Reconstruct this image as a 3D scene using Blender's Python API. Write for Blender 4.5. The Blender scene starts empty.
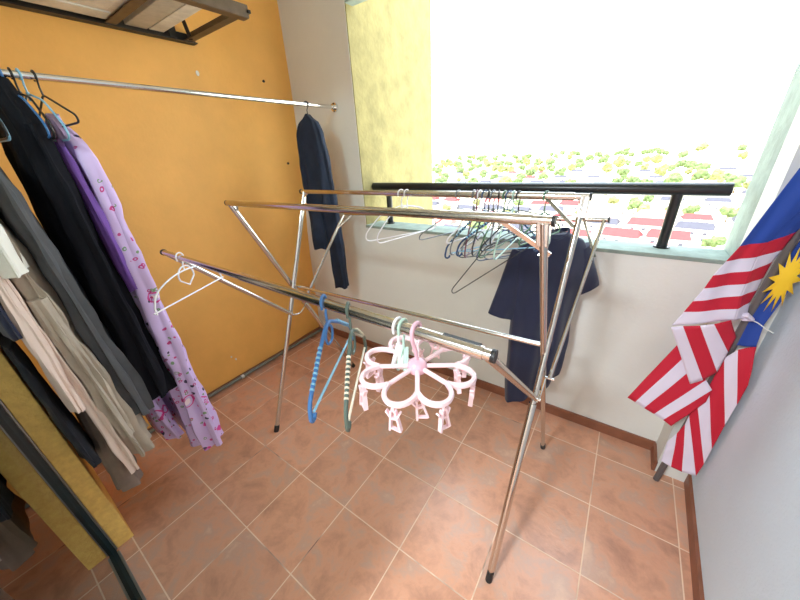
import bpy, bmesh, math, random
from mathutils import Vector, Matrix, noise
R_ = random.Random(7)
S = bpy.context.scene
COL = S.collection
PI = math.pi
V = Vector

# ------------------------------------------------------------------ materials
MATS = {}
def new_mat(name):
    m = bpy.data.materials.new(name); m.use_nodes = True
    nt = m.node_tree; b = nt.nodes['Principled BSDF']
    MATS[name] = m
    return m, nt, b
def N(nt, t, **kw):
    n = nt.nodes.new(t)
    for k, v in kw.items():
        if k.startswith('i_'):
            key = k[2:]; key = int(key) if key.isdigit() else key.replace('_', ' ')
            n.inputs[key].default_value = v
        else: setattr(n, k, v)
    return n
def L(nt, a, b): nt.links.new(a, b)
def lin(r, g, b):
    f = lambda c: ((c/255+0.055)/1.055)**2.4 if c/255 > 0.04045 else c/255/12.92
    return (f(r), f(g), f(b), 1)
def simple(name, col, rough=0.5, metal=0.0, bump=0.0, bscale=200, var=0.0, vscale=8, coat=0, spec=0.5, sheen=0):
    m, nt, b = new_mat(name)
    b.inputs['Roughness'].default_value = rough
    b.inputs['Metallic'].default_value = metal
    b.inputs['Specular IOR Level'].default_value = spec
    if sheen:
        b.inputs['Sheen Weight'].default_value = sheen
    tc = N(nt, 'ShaderNodeTexCoord')
    if var:
        nz = N(nt, 'ShaderNodeTexNoise', i_Scale=vscale, i_Detail=6.0, i_Roughness=0.6)
        L(nt, tc.outputs['Object'], nz.inputs['Vector'])
        cr = N(nt, 'ShaderNodeValToRGB')
        cr.color_ramp.elements[0].position = 0.3; cr.color_ramp.elements[1].position = 0.7
        cr.color_ramp.elements[0].color = tuple(c*(1-var) for c in col[:3])+(1,)
        cr.color_ramp.elements[1].color = tuple(min(1, c*(1+var*0.6)) for c in col[:3])+(1,)
        L(nt, nz.outputs['Fac'], cr.inputs['Fac']); L(nt, cr.outputs['Color'], b.inputs['Base Color'])
    else:
        b.inputs['Base Color'].default_value = col
    if bump:
        n2 = N(nt, 'ShaderNodeTexNoise', i_Scale=bscale, i_Detail=4.0)
        L(nt, tc.outputs['Object'], n2.inputs['Vector'])
        bp = N(nt, 'ShaderNodeBump', i_Strength=bump, i_Distance=0.004)
        L(nt, n2.outputs['Fac'], bp.inputs['Height']); L(nt, bp.outputs['Normal'], b.inputs['Normal'])
    return m

chrome   = simple('stainless_steel', (0.62, 0.585, 0.54, 1), 0.17, 1.0)
chrome2  = simple('bright_chrome', (0.78, 0.77, 0.75, 1), 0.12, 1.0)
rubber   = simple('black_rubber', (0.012, 0.012, 0.013, 1), 0.5)
white_w  = simple('white_plaster', lin(222, 221, 214), 0.85, bump=0.35, bscale=60, var=0.04, vscale=3)
right_w  = simple('textured_plaster_cool_light', lin(214, 228, 240), 0.8, bump=0.6, bscale=90, var=0.03, vscale=3)  # white plaster with the bluish cast of the light put into its colour
reveal_w = simple('rough_cream_render', lin(142, 130, 82), 0.9, bump=0.8, bscale=45, var=0.26, vscale=9)
sill_w   = simple('grey_white_render', lin(142, 156, 146), 0.85, bump=0.5, bscale=70, var=0.22, vscale=14)
ceil_w   = simple('ceiling_white', lin(225, 222, 212), 0.9)
orange   = simple('orange_wall_paint', lin(240, 180, 92), 0.6, bump=0.25, bscale=70, var=0.07, vscale=5)
orange2  = simple('rough_orange_plaster', lin(255, 204, 112), 0.7, bump=0.9, bscale=80, var=0.18, vscale=40)
skirt    = simple('terracotta_skirting', lin(140, 88, 64), 0.45, var=0.2, vscale=12)
pipe_m   = simple('grey_pvc', lin(122, 122, 112), 0.4)
clip_m   = simple('white_clip', lin(238, 238, 232), 0.4)
rail_m   = simple('black_painted_steel', (0.012, 0.013, 0.014, 1), 0.28)
iron     = simple('brown_angle_iron', lin(96, 80, 64), 0.5, 0.4, var=0.25, vscale=20)
iron_dk  = simple('dark_iron', (0.02, 0.017, 0.015, 1), 0.5, 0.3)
ac_base  = simple('weathered_grey_sheet_metal', lin(214, 214, 208), 0.5, 0.0, var=0.3, vscale=9)
ac_board = simple('grey_board', lin(176, 172, 160), 0.7, var=0.15, vscale=30)
pinkp    = simple('pink_plastic', lin(242, 210, 214), 0.35)
pinkp2   = simple('pale_pink_hub_plastic', lin(226, 178, 192), 0.25)
whitep   = simple('white_plastic', lin(235, 232, 236), 0.35)
bluep    = simple('blue_plastic', lin(60, 110, 165), 0.35)
blue2    = simple('dark_blue_plastic', lin(38, 70, 110), 0.35)
mintp    = simple('pale_green_plastic', lin(175, 205, 190), 0.35)
olive    = simple('grey_green_plastic', lin(84, 98, 88), 0.35)
creamp   = simple('cream_plastic', lin(225, 214, 190), 0.35)
greyw    = simple('grey_wire', lin(120, 122, 126), 0.3, 0.6)
blackw   = simple('black_wire', (0.01, 0.01, 0.012, 1), 0.35)
greenp   = simple('green_plastic', lin(70, 110, 80), 0.4)
maroon   = simple('maroon_plastic', lin(110, 62, 78), 0.4)
cyanp    = simple('light_blue_plastic', lin(130, 180, 205), 0.35)
pole_m   = simple('grey_flag_pole', lin(92, 86, 86), 0.4)
string_m = simple('white_string', lin(230, 230, 225), 0.6)
navy     = simple('navy_cotton', lin(30, 34, 60), 0.9, bump=0.2, bscale=300, sheen=0.2)
navy2    = simple('dark_blue_denim', lin(24, 34, 52), 0.9, bump=0.3, bscale=250, var=0.3, vscale=18)
blackc   = simple('black_cloth', (0.008, 0.008, 0.011, 1), 0.92, bump=0.2, bscale=250, spec=0.15)
greyc    = simple('charcoal_chiffon', lin(84, 84, 86), 0.85, var=0.2, vscale=7)
taupe    = simple('taupe_cloth', lin(178, 164, 146), 0.85, bump=0.2, bscale=200, var=0.14, vscale=9)
beige    = simple('pinkish_beige_cloth', lin(226, 202, 186), 0.85, bump=0.15, bscale=250)
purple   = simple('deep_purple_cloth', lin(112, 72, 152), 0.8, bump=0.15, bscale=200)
sheer    = simple('sheer_brown_cloth', lin(132, 112, 98), 0.85, var=0.25, vscale=9)
whitec   = simple('white_blouse_cloth', lin(232, 228, 216), 0.85, bump=0.15, bscale=200)
jeans    = simple('black_denim', lin(20, 23, 32), 0.8, bump=0.3, bscale=250, var=0.3, vscale=15)
fl_red   = simple('flag_red', lin(190, 20, 48), 0.75, bump=0.1, bscale=400)
fl_white = simple('flag_white', lin(218, 208, 224), 0.75, bump=0.1, bscale=400)
fl_blue  = simple('flag_blue', lin(30, 66, 152), 0.75, bump=0.1, bscale=400)
fl_yel   = simple('flag_yellow', lin(240, 196, 40), 0.75, bump=0.1, bscale=400)
alu      = simple('grey_aluminium', lin(150, 152, 150), 0.35, 0.7)
darkfr   = simple('dark_green_black_seal', (0.012, 0.022, 0.024, 1), 0.3)
hole_m   = simple('dark_plug', (0.03, 0.02, 0.015, 1), 0.8)
inner_fl = None

# floor tiles
def floor_mat():
    m, nt, b = new_mat('terracotta_tiles')
    tc = N(nt, 'ShaderNodeTexCoord'); sp = N(nt, 'ShaderNodeSeparateXYZ')
    L(nt, tc.outputs['Object'], sp.inputs[0])
    def M(op, a, bb=None, **k):
        n = N(nt, 'ShaderNodeMath', operation=op)
        for i, q in enumerate((a, bb)):
            if q is None: continue
            if isinstance(q, (int, float)): n.inputs[i].default_value = q
            else: L(nt, q, n.inputs[i])
        return n.outputs[0]
    PX, PY, OX, OY = 0.316, 0.3105, -0.165, 0.245
    ux = M('DIVIDE', M('SUBTRACT', sp.outputs[0], OX), PX); uy = M('DIVIDE', M('SUBTRACT', sp.outputs[1], OY), PY)
    fx = M('FLOOR', ux); fy = M('FLOOR', uy)
    dx = M('MULTIPLY', M('SUBTRACT', 0.5, M('ABSOLUTE', M('SUBTRACT', M('SUBTRACT', ux, fx), 0.5))), PX)
    dy = M('MULTIPLY', M('SUBTRACT', 0.5, M('ABSOLUTE', M('SUBTRACT', M('SUBTRACT', uy, fy), 0.5))), PY)
    d = M('MINIMUM', dx, dy)
    gr = N(nt, 'ShaderNodeMapRange'); L(nt, d, gr.inputs[0])
    gr.inputs[1].default_value = 0.0017; gr.inputs[2].default_value = 0.0028; gr.inputs[3].default_value = 1; gr.inputs[4].default_value = 0
    cb = N(nt, 'ShaderNodeCombineXYZ'); L(nt, fx, cb.inputs[0]); L(nt, fy, cb.inputs[1])
    wn = N(nt, 'ShaderNodeTexWhiteNoise'); L(nt, cb.outputs[0], wn.inputs['Vector'])
    off = N(nt, 'ShaderNodeVectorMath', operation='MULTIPLY_ADD')
    L(nt, wn.outputs['Color'], off.inputs[0]); off.inputs[1].default_value = (5, 5, 5); L(nt, tc.outputs['Object'], off.inputs[2])
    nz = N(nt, 'ShaderNodeTexNoise', i_Scale=7.0, i_Detail=8.0, i_Roughness=0.66, i_Distortion=0.3); L(nt, off.outputs[0], nz.inputs['Vector'])
    cr = N(nt, 'ShaderNodeValToRGB'); e = cr.color_ramp.elements
    e[0].position = 0.30; e[0].color = lin(180, 132, 108)
    e[1].position = 0.72; e[1].color = lin(218, 176, 148)
    k = e.new(0.5); k.color = lin(214, 158, 128)
    k = e.new(0.6); k.color = lin(198, 158, 136)
    L(nt, nz.outputs['Fac'], cr.inputs['Fac'])
    hs = N(nt, 'ShaderNodeHueSaturation'); L(nt, cr.outputs['Color'], hs.inputs['Color'])
    L(nt, M('ADD', 0.92, M('MULTIPLY', wn.outputs['Value'], 0.14)), hs.inputs['Value'])
    gcol = N(nt, 'ShaderNodeTexNoise', i_Scale=3.0, i_Detail=3.0); L(nt, tc.outputs['Object'], gcol.inputs['Vector'])
    gcr = N(nt, 'ShaderNodeValToRGB'); gcr.color_ramp.elements[0].position = 0.36; gcr.color_ramp.elements[0].color = lin(120, 84, 70)
    gcr.color_ramp.elements[1].position = 0.44; gcr.color_ramp.elements[1].color = lin(232, 200, 172); L(nt, gcol.outputs['Fac'], gcr.inputs['Fac'])
    mx = N(nt, 'ShaderNodeMix', data_type='RGBA'); L(nt, gr.outputs[0], mx.inputs['Factor'])
    L(nt, hs.outputs['Color'], mx.inputs['A']); L(nt, gcr.outputs['Color'], mx.inputs['B'])
    L(nt, mx.outputs['Result'], b.inputs['Base Color'])
    L(nt, M('ADD', 0.27, M('MULTIPLY', gr.outputs[0], 0.5)), b.inputs['Roughness'])
    n3 = N(nt, 'ShaderNodeTexNoise', i_Scale=26.0, i_Detail=3.0, i_Distortion=1.2); L(nt, off.outputs[0], n3.inputs['Vector'])
    h = M('SUBTRACT', M('MULTIPLY', n3.outputs['Fac'], 0.6), gr.outputs[0])
    bp = N(nt, 'ShaderNodeBump', i_Strength=0.35, i_Distance=0.004); L(nt, h, bp.inputs['Height']); L(nt, bp.outputs['Normal'], b.inputs['Normal'])
    return m
floor_m = floor_mat()

def floral():
    m, nt, b = new_mat('lilac_floral_print')
    tc = N(nt, 'ShaderNodeTexCoord')
    dn = N(nt, 'ShaderNodeTexNoise', i_Scale=22.0, i_Detail=2.0); L(nt, tc.outputs['Object'], dn.inputs['Vector'])
    ad = N(nt, 'ShaderNodeVectorMath', operation='MULTIPLY_ADD'); L(nt, dn.outputs['Color'], ad.inputs[0])
    ad.inputs[1].default_value = (0.03, 0.03, 0.03); L(nt, tc.outputs['Object'], ad.inputs[2])
    prev = None
    base = lin(204, 178, 222)
    layers = [(13.0, 0.0, 0.26, 0.34, lin(206, 60, 140), 0.0), (13.0, 0.0, 0.0, 0.15, lin(236, 214, 222), 0.0), (24.0, 3.1, 0.0, 0.22, lin(58, 44, 78), 0.0),
              (34.0, 7.7, 0.12, 0.26, lin(190, 60, 130), 0.0), (30.0, 1.7, 0.12, 0.22, lin(120, 150, 110), 0.0)]
    sep = N(nt, 'ShaderNodeSeparateXYZ'); L(nt, tc.outputs['Object'], sep.inputs[0])
    cur = None
    rgb = N(nt, 'ShaderNodeRGB'); rgb.outputs[0].default_value = base; cur = rgb.outputs[0]
    zr = N(nt, 'ShaderNodeMapRange'); L(nt, sep.outputs[2], zr.inputs[0])     # the print thins out towards the shoulders
    zr.inputs[1].default_value = 0.75; zr.inputs[2].default_value = 1.45; zr.inputs[3].default_value = 1.0; zr.inputs[4].default_value = 0.1
    for sc, of, lo, hi, c, _ in layers:
        vo = N(nt, 'ShaderNodeTexVoronoi', i_Scale=sc); 
        o = N(nt, 'ShaderNodeVectorMath', operation='ADD'); L(nt, ad.outputs[0], o.inputs[0]); o.inputs[1].default_value = (of, of, of)
        L(nt, o.outputs[0], vo.inputs['Vector'])
        a = N(nt, 'ShaderNodeMath', operation='GREATER_THAN'); L(nt, vo.outputs['Distance'], a.inputs[0]); a.inputs[1].default_value = lo
        q = N(nt, 'ShaderNodeMath', operation='LESS_THAN'); L(nt, vo.outputs['Distance'], q.inputs[0]); q.inputs[1].default_value = hi
        w = N(nt, 'ShaderNodeMath', operation='MULTIPLY'); L(nt, a.outputs[0], w.inputs[0]); L(nt, q.outputs[0], w.inputs[1])
        # only some cells bloom
        sc2 = N(nt, 'ShaderNodeSeparateColor'); L(nt, vo.outputs['Color'], sc2.inputs[0])
        g = N(nt, 'ShaderNodeMath', operation='LESS_THAN'); L(nt, sc2.outputs[0], g.inputs[0])
        zz = N(nt, 'ShaderNodeMath', operation='MULTIPLY'); L(nt, zr.outputs[0], zz.inputs[0]); zz.inputs[1].default_value = 0.7; L(nt, zz.outputs[0], g.inputs[1])
        w2 = N(nt, 'ShaderNodeMath', operation='MULTIPLY'); L(nt, w.outputs[0], w2.inputs[0]); L(nt, g.outputs[0], w2.inputs[1])
        mx = N(nt, 'ShaderNodeMix', data_type='RGBA'); L(nt, w2.outputs[0], mx.inputs['Factor']); L(nt, cur, mx.inputs['A']); mx.inputs['B'].default_value = c
        cur = mx.outputs['Result']
    L(nt, cur, b.inputs['Base Color']); b.inputs['Roughness'].default_value = 0.7
    return m
floral_m = floral()
def glass():
    m, nt, b = new_mat('clear_glass')
    nt.nodes.remove(b); out = nt.nodes['Material Output']
    fr = N(nt, 'ShaderNodeFresnel', i_IOR=1.6); tr = N(nt, 'ShaderNodeBsdfTransparent'); tr.inputs[0].default_value = (0.72, 0.78, 0.76, 1)
    gl = N(nt, 'ShaderNodeBsdfGlossy', i_Roughness=0.0); gl.inputs[0].default_value = (0.95, 0.97, 0.96, 1)
    mx = N(nt, 'ShaderNodeMixShader'); L(nt, fr.outputs[0], mx.inputs[0]); L(nt, tr.outputs[0], mx.inputs[1]); L(nt, gl.outputs[0], mx.inputs[2]); L(nt, mx.outputs[0], out.inputs[0])
    return m
glass_m = glass()

# ------------------------------------------------------------------ mesh helpers
class MB:
    def __init__(s): s.v = []; s.f = []; s.mi = []; s.mats = []
    def mat(s, m):
        if m not in s.mats: s.mats.append(m)
        return s.mats.index(m)
    def box(s, lo, hi, m, rot=None, c=None):
        k = s.mat(m); b = len(s.v)
        for z in (lo[2], hi[2]):
            for (x, y) in ((lo[0], lo[1]), (hi[0], lo[1]), (hi[0], hi[1]), (lo[0], hi[1])):
                p = V((x, y, z))
                if rot is not None: p = rot @ p + V(c)
                s.v.append(p)
        for f in ((3,2,1,0), (4,5,6,7), (0,1,5,4), (1,2,6,5), (2,3,7,6), (3,0,4,7)):
            s.f.append([b+i for i in f]); s.mi.append(k)
        return s
    def beam(s, a, b, w, h, m, up=(0, 0, 1)):
        a = V(a); b = V(b); d = b-a; ln = d.length; d.normalize(); u = V(up)
        if abs(d.dot(u)) > 0.98: u = V((0, 1, 0))
        x = d.cross(u).normalized(); z = x.cross(d).normalized()
        rot = Matrix((x, d, z)).transposed()
        return s.box((-w/2, 0, -h/2), (w/2, ln, h/2), m, rot, a)
    def tube(s, pts, r, m, closed=False, n=10, cap=True, flat=1.0, up=None):
        k = s.mat(m); pts = [V(p) for p in pts]; N_ = len(pts); base = len(s.v)
        rs = r if isinstance(r, (list, tuple)) else [r]*N_
        def tan(i):
            if closed: return (pts[(i+1) % N_]-pts[i-1]).normalized()
            return (pts[min(i+1, N_-1)]-pts[max(i-1, 0)]).normalized()
        t = tan(0); u = V(up) if up else (V((0, 0, 1)) if abs(t.z) < 0.9 else V((0, 1, 0)))
        nrm = (u-t*u.dot(t)).normalized()
        for i in range(N_):
            t = tan(i); nrm = (nrm-t*nrm.dot(t)).normalized(); bi = t.cross(nrm)
            for j in range(n):
                a = 2*PI*j/n; s.v.append(pts[i]+(nrm*math.cos(a)*flat+bi*math.sin(a))*rs[i])
        rng = N_ if closed else N_-1
        for i in range(rng):
            for j in range(n):
                p = base+i*n; q = base+((i+1) % N_)*n
                s.f.append([p+j, p+(j+1) % n, q+(j+1) % n, q+j]); s.mi.append(k)
        if cap and not closed:
            s.f.append([base+j for j in range(n)][::-1]); s.mi.append(k)
            s.f.append([base+(N_-1)*n+j for j in range(n)]); s.mi.append(k)
        return s
    def loft(s, rings, m, cap0=True, cap1=True):
        k = s.mat(m); base = len(s.v); n = len(rings[0])
        for r in rings: s.v.extend(V(p) for p in r)
        for i in range(len(rings)-1):
            for j in range(n):
                p = base+i*n; q = p+n
                s.f.append([p+j, p+(j+1) % n, q+(j+1) % n, q+j]); s.mi.append(k)
        if cap0: s.f.append([base+j for j in range(n)][::-1]); s.mi.append(k)
        if cap1: s.f.append([base+(len(rings)-1)*n+j for j in range(n)]); s.mi.append(k)
        return s
    def grid(s, P, m, mfun=None):
        """P[i][j] -> points"""
        k = s.mat(m); base = len(s.v); a = len(P); b = len(P[0])
        for r in P: s.v.extend(V(p) for p in r)
        for i in range(a-1):
            for j in range(b-1):
                s.f.append([base+i*b+j, base+i*b+j+1, base+(i+1)*b+j+1, base+(i+1)*b+j])
                s.mi.append(s.mat(mfun(i, j)) if mfun else k)
        return s
    def build(s, name, parent=None, smooth=True, loc=None, bevel=0, solid=0, sub=0, angle=40):
        me = bpy.data.meshes.new(name); 
        o_ = V(loc) if loc is not None else V((0, 0, 0))
        me.from_pydata([tuple(p-o_) for p in s.v], [], s.f)
        for m in s.mats: me.materials.append(m)
        for p, k in zip(me.polygons, s.mi): p.material_index = k; p.use_smooth = smooth
        me.validate(); me.update()
        bm = bmesh.new(); bm.from_mesh(me)
        bmesh.ops.recalc_face_normals(bm, faces=bm.faces)
        bm.to_mesh(me); bm.free()
        if smooth: me.set_sharp_from_angle(angle=math.radians(angle))
        o = bpy.data.objects.new(name, me); COL.objects.link(o)
        o.location = o_
        if bevel:
            md = o.modifiers.new('bevel', 'BEVEL'); md.width = bevel; md.segments = 2; md.limit_method = 'ANGLE'
        if solid:
            md = o.modifiers.new('solid', 'SOLIDIFY'); md.thickness = solid; md.offset = 0
        if sub:
            md = o.modifiers.new('sub', 'SUBSURF'); md.levels = sub; md.render_levels = sub
        if parent is not None:
            o.parent = parent
            o.location = o_-parent_world(parent)
        return o
WORLD = {}
def parent_world(p):
    l = V((0, 0, 0)); q = p
    while q is not None: l = l+q.location; q = q.parent
    return l
def tag(o, label=None, cat=None, group=None, kind=None):
    if label: o['label'] = label
    if cat: o['category'] = cat
    if group: o['group'] = group
    if kind: o['kind'] = kind
    return o
def thing(name, label, cat, loc=(0, 0, 0), group=None):
    o = bpy.data.objects.new(name, None); COL.objects.link(o); o.location = loc; o.empty_display_size = 0.05
    return tag(o, label, cat, group)
def struct(o): o['kind'] = 'structure'; return o
def copy_tree(o, parent=None):
    c = o.copy(); COL.objects.link(c); c.parent = parent
    for ch in list(o.children): copy_tree(ch, c)
    return c
def lerp(a, b, t): return a+(b-a)*t
def interp(tab, z):
    """tab: list of (z, val) with z falling"""
    if z >= tab[0][0]: return tab[0][1]
    for (z0, a), (z1, b) in zip(tab, tab[1:]):
        if z >= z1:
            t = (z0-z)/(z0-z1); t = t*t*(3-2*t)*0.5+t*0.5
            return a+(b-a)*t
    return tab[-1][1]

# ------------------------------------------------------------------ camera
cam = bpy.data.cameras.new('camera'); co = bpy.data.objects.new('camera', cam); COL.objects.link(co)
Rm = Matrix(((0.82272964, -0.20354434, 0.53074066), (0.56599681, 0.37968953, -0.73176736), (-0.05256957, 0.90244422, 0.42758727)))
co.matrix_world = Matrix.Translation((0, 0, 1.5)) @ Rm.to_4x4()
cam.sensor_width = 36; cam.lens = 310.29*36/800; cam.clip_start = 0.01; cam.clip_end = 8000
S.camera = co

# ------------------------------------------------------------------ setting
YW = 1.67           # inner face of the parapet wall
YO = 1.83           # outer face
XL, XR = -1.47, 0.395   # opening
ZS, ZT = 1.048, 2.255   # sill, head of the opening
XO = -2.15          # orange wall
def xr(y): return 0.475+0.03*y        # right wall, slightly out of square
CE = 2.75
struct(MB().box((-3.4, -3.6, -0.12), (0.75, 1.70, 0.0), floor_m).build('floor', smooth=False))
struct(MB().box((-3.4, -3.6, CE), (0.9, 1.9, CE+0.15), ceil_w).build('ceiling', smooth=False))
# back wall: white plaster inside; parapet, strip left of the opening, head above it
mb = MB()
mb.box((-2.5, YW, -0.12), (XR, YO, ZS), white_w)
mb.box((-2.5, YW, ZS), (XL, YO, CE), white_w)
mb.box((XL, YW, ZT), (0.9, 1.725, CE), white_w)
struct(mb.build('wall_back', smooth=False))
# thin render coat on the sill top and soffit
struct(MB().box((XL, YW-0.004, ZS-0.012), (XR, YO+0.01, ZS+0.006), sill_w).build('trim_1', smooth=False, bevel=0.003))
# cream side fin left of the opening, running out past the parapet
struct(MB().box((XL-0.3, YW+0.004, ZS-0.0), (XL+0.006, 2.62, 2.9), reveal_w).box((XL+0.006, YW-0.002, ZT-0.006), (0.5, 1.73, ZT+0.003), sill_w).box((XL-0.3, YO+0.001, -0.4), (XL+0.006, 2.62, ZS), reveal_w).build('wall_outer_left', smooth=False))
# column nib at right
struct(MB().box((XR, 1.53, -0.1), (0.62, YW+0.0015, CE), white_w).box((XR, YW+0.002, -0.1), (0.62, 1.87, ZT+0.01), sill_w).build('wall_corner_right', smooth=False))
# right wall
def wallquad(pts, z0, z1, m, name):
    k = MB(); b = 0
    k.loft([[(x, y, z0) for x, y in pts], [(x, y, z1) for x, y in pts]], m); return struct(k.build(name, smooth=False))
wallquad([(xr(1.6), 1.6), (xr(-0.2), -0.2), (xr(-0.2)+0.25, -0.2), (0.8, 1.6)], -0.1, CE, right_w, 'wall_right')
# orange wall, hand trowelled: it leans in to the corner
P = []
ys = [-0.2, 0.2, 0.6, 0.9]+[0.9+0.78*i/14 for i in range(1, 15)]
for i in range(15):
    z = -0.05+(CE+0.05)*i/14; row = []
    xc = interp([(2.5, -2.01), (1.95, -2.02), (1.5, -2.045), (0.75, -2.14), (0.0, -2.185)], z)
    for y in ys:
        t = max(0, (y-1.15)/0.52); t = min(1, t); t = t*t*(3-2*t)
        row.append((lerp(XO, xc, t), y, z))
    P.append(row)
mb = MB().grid(P, orange)
mb.grid([[(-2.4, y, z) for y in ys] for z in (-0.05, CE)], orange)
o = struct(mb.build('wall_left'))
for i, (yy, zz) in enumerate([(1.49, 1.96), (1.56, 1.475), (0.81, 0.21), (0.835, 0.175), (1.13, 1.97)]):
    m_ = hole_m if i < 2 else white_w
    xx = XO+0.0
    t = min(1, max(0, (yy-1.15)/0.52)); t = t*t*(3-2*t)
    xc = interp([(2.5, -2.01), (1.95, -2.02), (1.5, -2.045), (0.75, -2.14), (0.0, -2.185)], zz); xx = lerp(XO, xc, t)
    r = (0.008, 0.008, 0.005, 0.006, 0.009)[i]
    tag(MB().tube([(xx-0.004, yy, zz), (xx+0.0035, yy, zz)], r, m_, n=8, flat=1.5 if i > 1 else 1).build('wall_plug' if i < 2 else 'paint_chip', parent=o),
        'dark wall plug' if i < 2 else 'white chip in the orange paint')
# door-side wall end (rough orange) and the wall above/behind
struct(MB().box((-2.5, -0.1185, -0.05), (-1.52, -0.058, CE), orange2).build('wall_front', smooth=False, bevel=0.004))
struct(MB().box((-2.5, -0.28, -0.05), (-1.56, -0.119, CE), white_w).box((-1.56, -0.28, 2.35), (0.9, -0.058, CE), white_w).build('wall_front_inner', smooth=False))
# inner room behind the camera
struct(MB().box((-3.4, -3.6, -0.05), (-3.3, -0.2, CE), white_w).build('wall_inner_left', smooth=False))
struct(MB().box((-3.3, -3.6, -0.05), (0.85, -3.5, CE), white_w).build('wall_inner_back', smooth=False))
struct(MB().box((0.72, -3.5, -0.05), (0.85, -0.2, CE), white_w).build('wall_inner_right', smooth=False))
struct(MB().box((-3.3, -0.28, -0.05), (-2.5, -0.2, CE), white_w).build('wall_inner_front', smooth=False))
# skirting tiles
struct(MB().box((-2.2, YW-0.012, 0), (XR-0.003, YW+0.002, 0.062), skirt).build('baseboard_back', smooth=False, bevel=0.002))
for i in range(0): pass
mb = MB(); mb.loft([[(xr(1.53)-0.012, 1.53), (xr(-0.2)-0.012, -0.2), (xr(-0.2)+0.002, -0.2), (xr(1.53)+0.002, 1.53)]][0:0] or
    [[(xr(1.53)-0.012, 1.53, z), (xr(-0.2)-0.012, -0.2, z), (xr(-0.2)+0.002, -0.2, z), (xr(1.53)+0.002, 1.53, z)] for z in (0, 0.062)], skirt)
struct(mb.build('baseboard_right', smooth=False))
struct(MB().box((XR-0.012, 1.53, 0.0), (XR+0.002, YW-0.012, 0.062), skirt).build('baseboard_corner', smooth=False))
struct(MB().box((XO-0.02, -0.05, 0), (XO+0.006, YW, 0.035), skirt).build('baseboard_left', smooth=False))

# drain pipe along the foot of the orange wall
t = thing('drain_pipe', 'thin grey pipe running along the foot of the orange wall', 'pipe', (XO+0.025, 0.8, 0))
MB().tube([(XO+0.025, 0.0, 0.024), (XO+0.022, 0.8, 0.024), (XO+0.022, 1.64, 0.024)], 0.0115, pipe_m).build('pipe', t)
tag(MB().tube([(XO+0.0235, 0.822, 0.024), (XO+0.0235, 0.842, 0.024)], 0.0145, clip_m, n=12).build('pipe_clip', t), 'small white pipe clip')

# balcony hand rail
t = thing('balcony_railing', 'black steel tube railing above the white balcony parapet', 'railing', (-0.5, 1.785, ZS))
YR = 1.785
MB().tube([(-1.46, YR, 1.298), (0.335, YR, 1.302)], 0.0265, rail_m, n=20).build('top_rail', t)
for x in (-1.335, 0.178):
    p = MB().tube([(x, YR, ZS+0.006), (x, YR, 1.285)], 0.0205, rail_m, n=16).build('post', t)
    MB().tube([(x, YR, ZS+0.0062), (x, YR, ZS+0.012)], 0.03, rail_m, n=16).build('post_foot', p)

# ------------------------------------------------------------------ glass door
t = thing('glass_door', 'clear sliding glass door pane with dark edge seal beside the rough orange wall end', 'door', (-1.2, -0.14, 0))
MB().box((-1.50, -0.145, 0.012), (-0.55, -0.137, 2.33), glass_m).build('glass_pane', t, smooth=False)
MB().box((-1.56, -0.150, 0.0), (-1.506, -0.124, 2.33), darkfr).build('edge_seal', t, smooth=False)
MB().box((-1.56, -0.1235, 0.0), (-1.517, -0.119, 2.33), alu).build('frame_strip', t, smooth=False)
MB().box((-1.50, -0.150, 0.0), (-0.55, -0.124, 0.011), darkfr).build('bottom_seal', t, smooth=False)
struct(MB().box((-1.50, -0.1235, 0.0), (0.45, -0.116, 0.004), alu).build('trim_2', smooth=False))

# ------------------------------------------------------------------ wall bracket frame and air conditioner
ZB = 2.10
t = thing('angle_iron_shelf_frame', 'brown angle iron bracket frame bolted high on the orange wall', 'shelf bracket', (XO, 0.6, ZB))
def angle(mb, a, b, w, m, inward):
    a = V(a); b = V(b); i = V(inward)
    d = (b-a).normalized()
    mb.beam(a+i*w/2, b+i*w/2, w, 0.005, m)                # flat flange
    mb.beam(a+V((0, 0, w/2)), b+V((0, 0, w/2)), 0.005, w, m)
X0, X1, Y0, Y1 = XO+0.006, -1.60, -0.03, 1.15
mb = MB(); angle(mb, (X0, Y0, ZB), (X0, Y1, ZB), 0.045, iron_dk, (1, 0, 0)); mb.build('frame_rail', t, smooth=False)
mb = MB(); angle(mb, (X1, Y0, ZB), (X1, Y1, ZB), 0.045, iron, (-1, 0, 0)); mb.build('frame_rail', t, smooth=False)
mb = MB(); angle(mb, (X0, Y1-0.02, ZB+0.005), (X1, Y1-0.02, ZB+0.005), 0.04, iron, (0, -1, 0)); mb.build('end_bar', t, smooth=False)
mb = MB(); angle(mb, (X0, 0.79, ZB+0.005), (X1, 0.79, ZB+0.005), 0.04, iron, (0, -1, 0)); mb.build('cross_bar', t, smooth=False)
for y, z in ((Y1-0.03, ZB+0.02),):
    MB().beam((X1-0.004, y+0.03, z), (X1+0.012, y+0.03, z), 0.012, 0.012, iron_dk).build('bolt', t, smooth=False)
    MB().beam((X0+0.02, y+0.012, z-0.015), (X0+0.02, y+0.03, z-0.015), 0.014, 0.014, iron_dk).build('bolt', t, smooth=False)
MB().beam((X0+0.03, 1.04, ZB+0.01), (X0+0.03, 1.04, ZB+0.13), 0.035, 0.006, iron_dk, up=(1, 0, 0)).beam((X0+0.03, 1.04, ZB+0.12), (X0, 1.04, ZB+0.12), 0.03, 0.006, iron_dk).build('wall_lug', t, smooth=False)
MB().beam((X0+0.08, 1.10, ZB+0.0), (X0+0.16, 1.03, ZB+0.13), 0.018, 0.006, iron_dk).build('brace', t, smooth=False)

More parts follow.
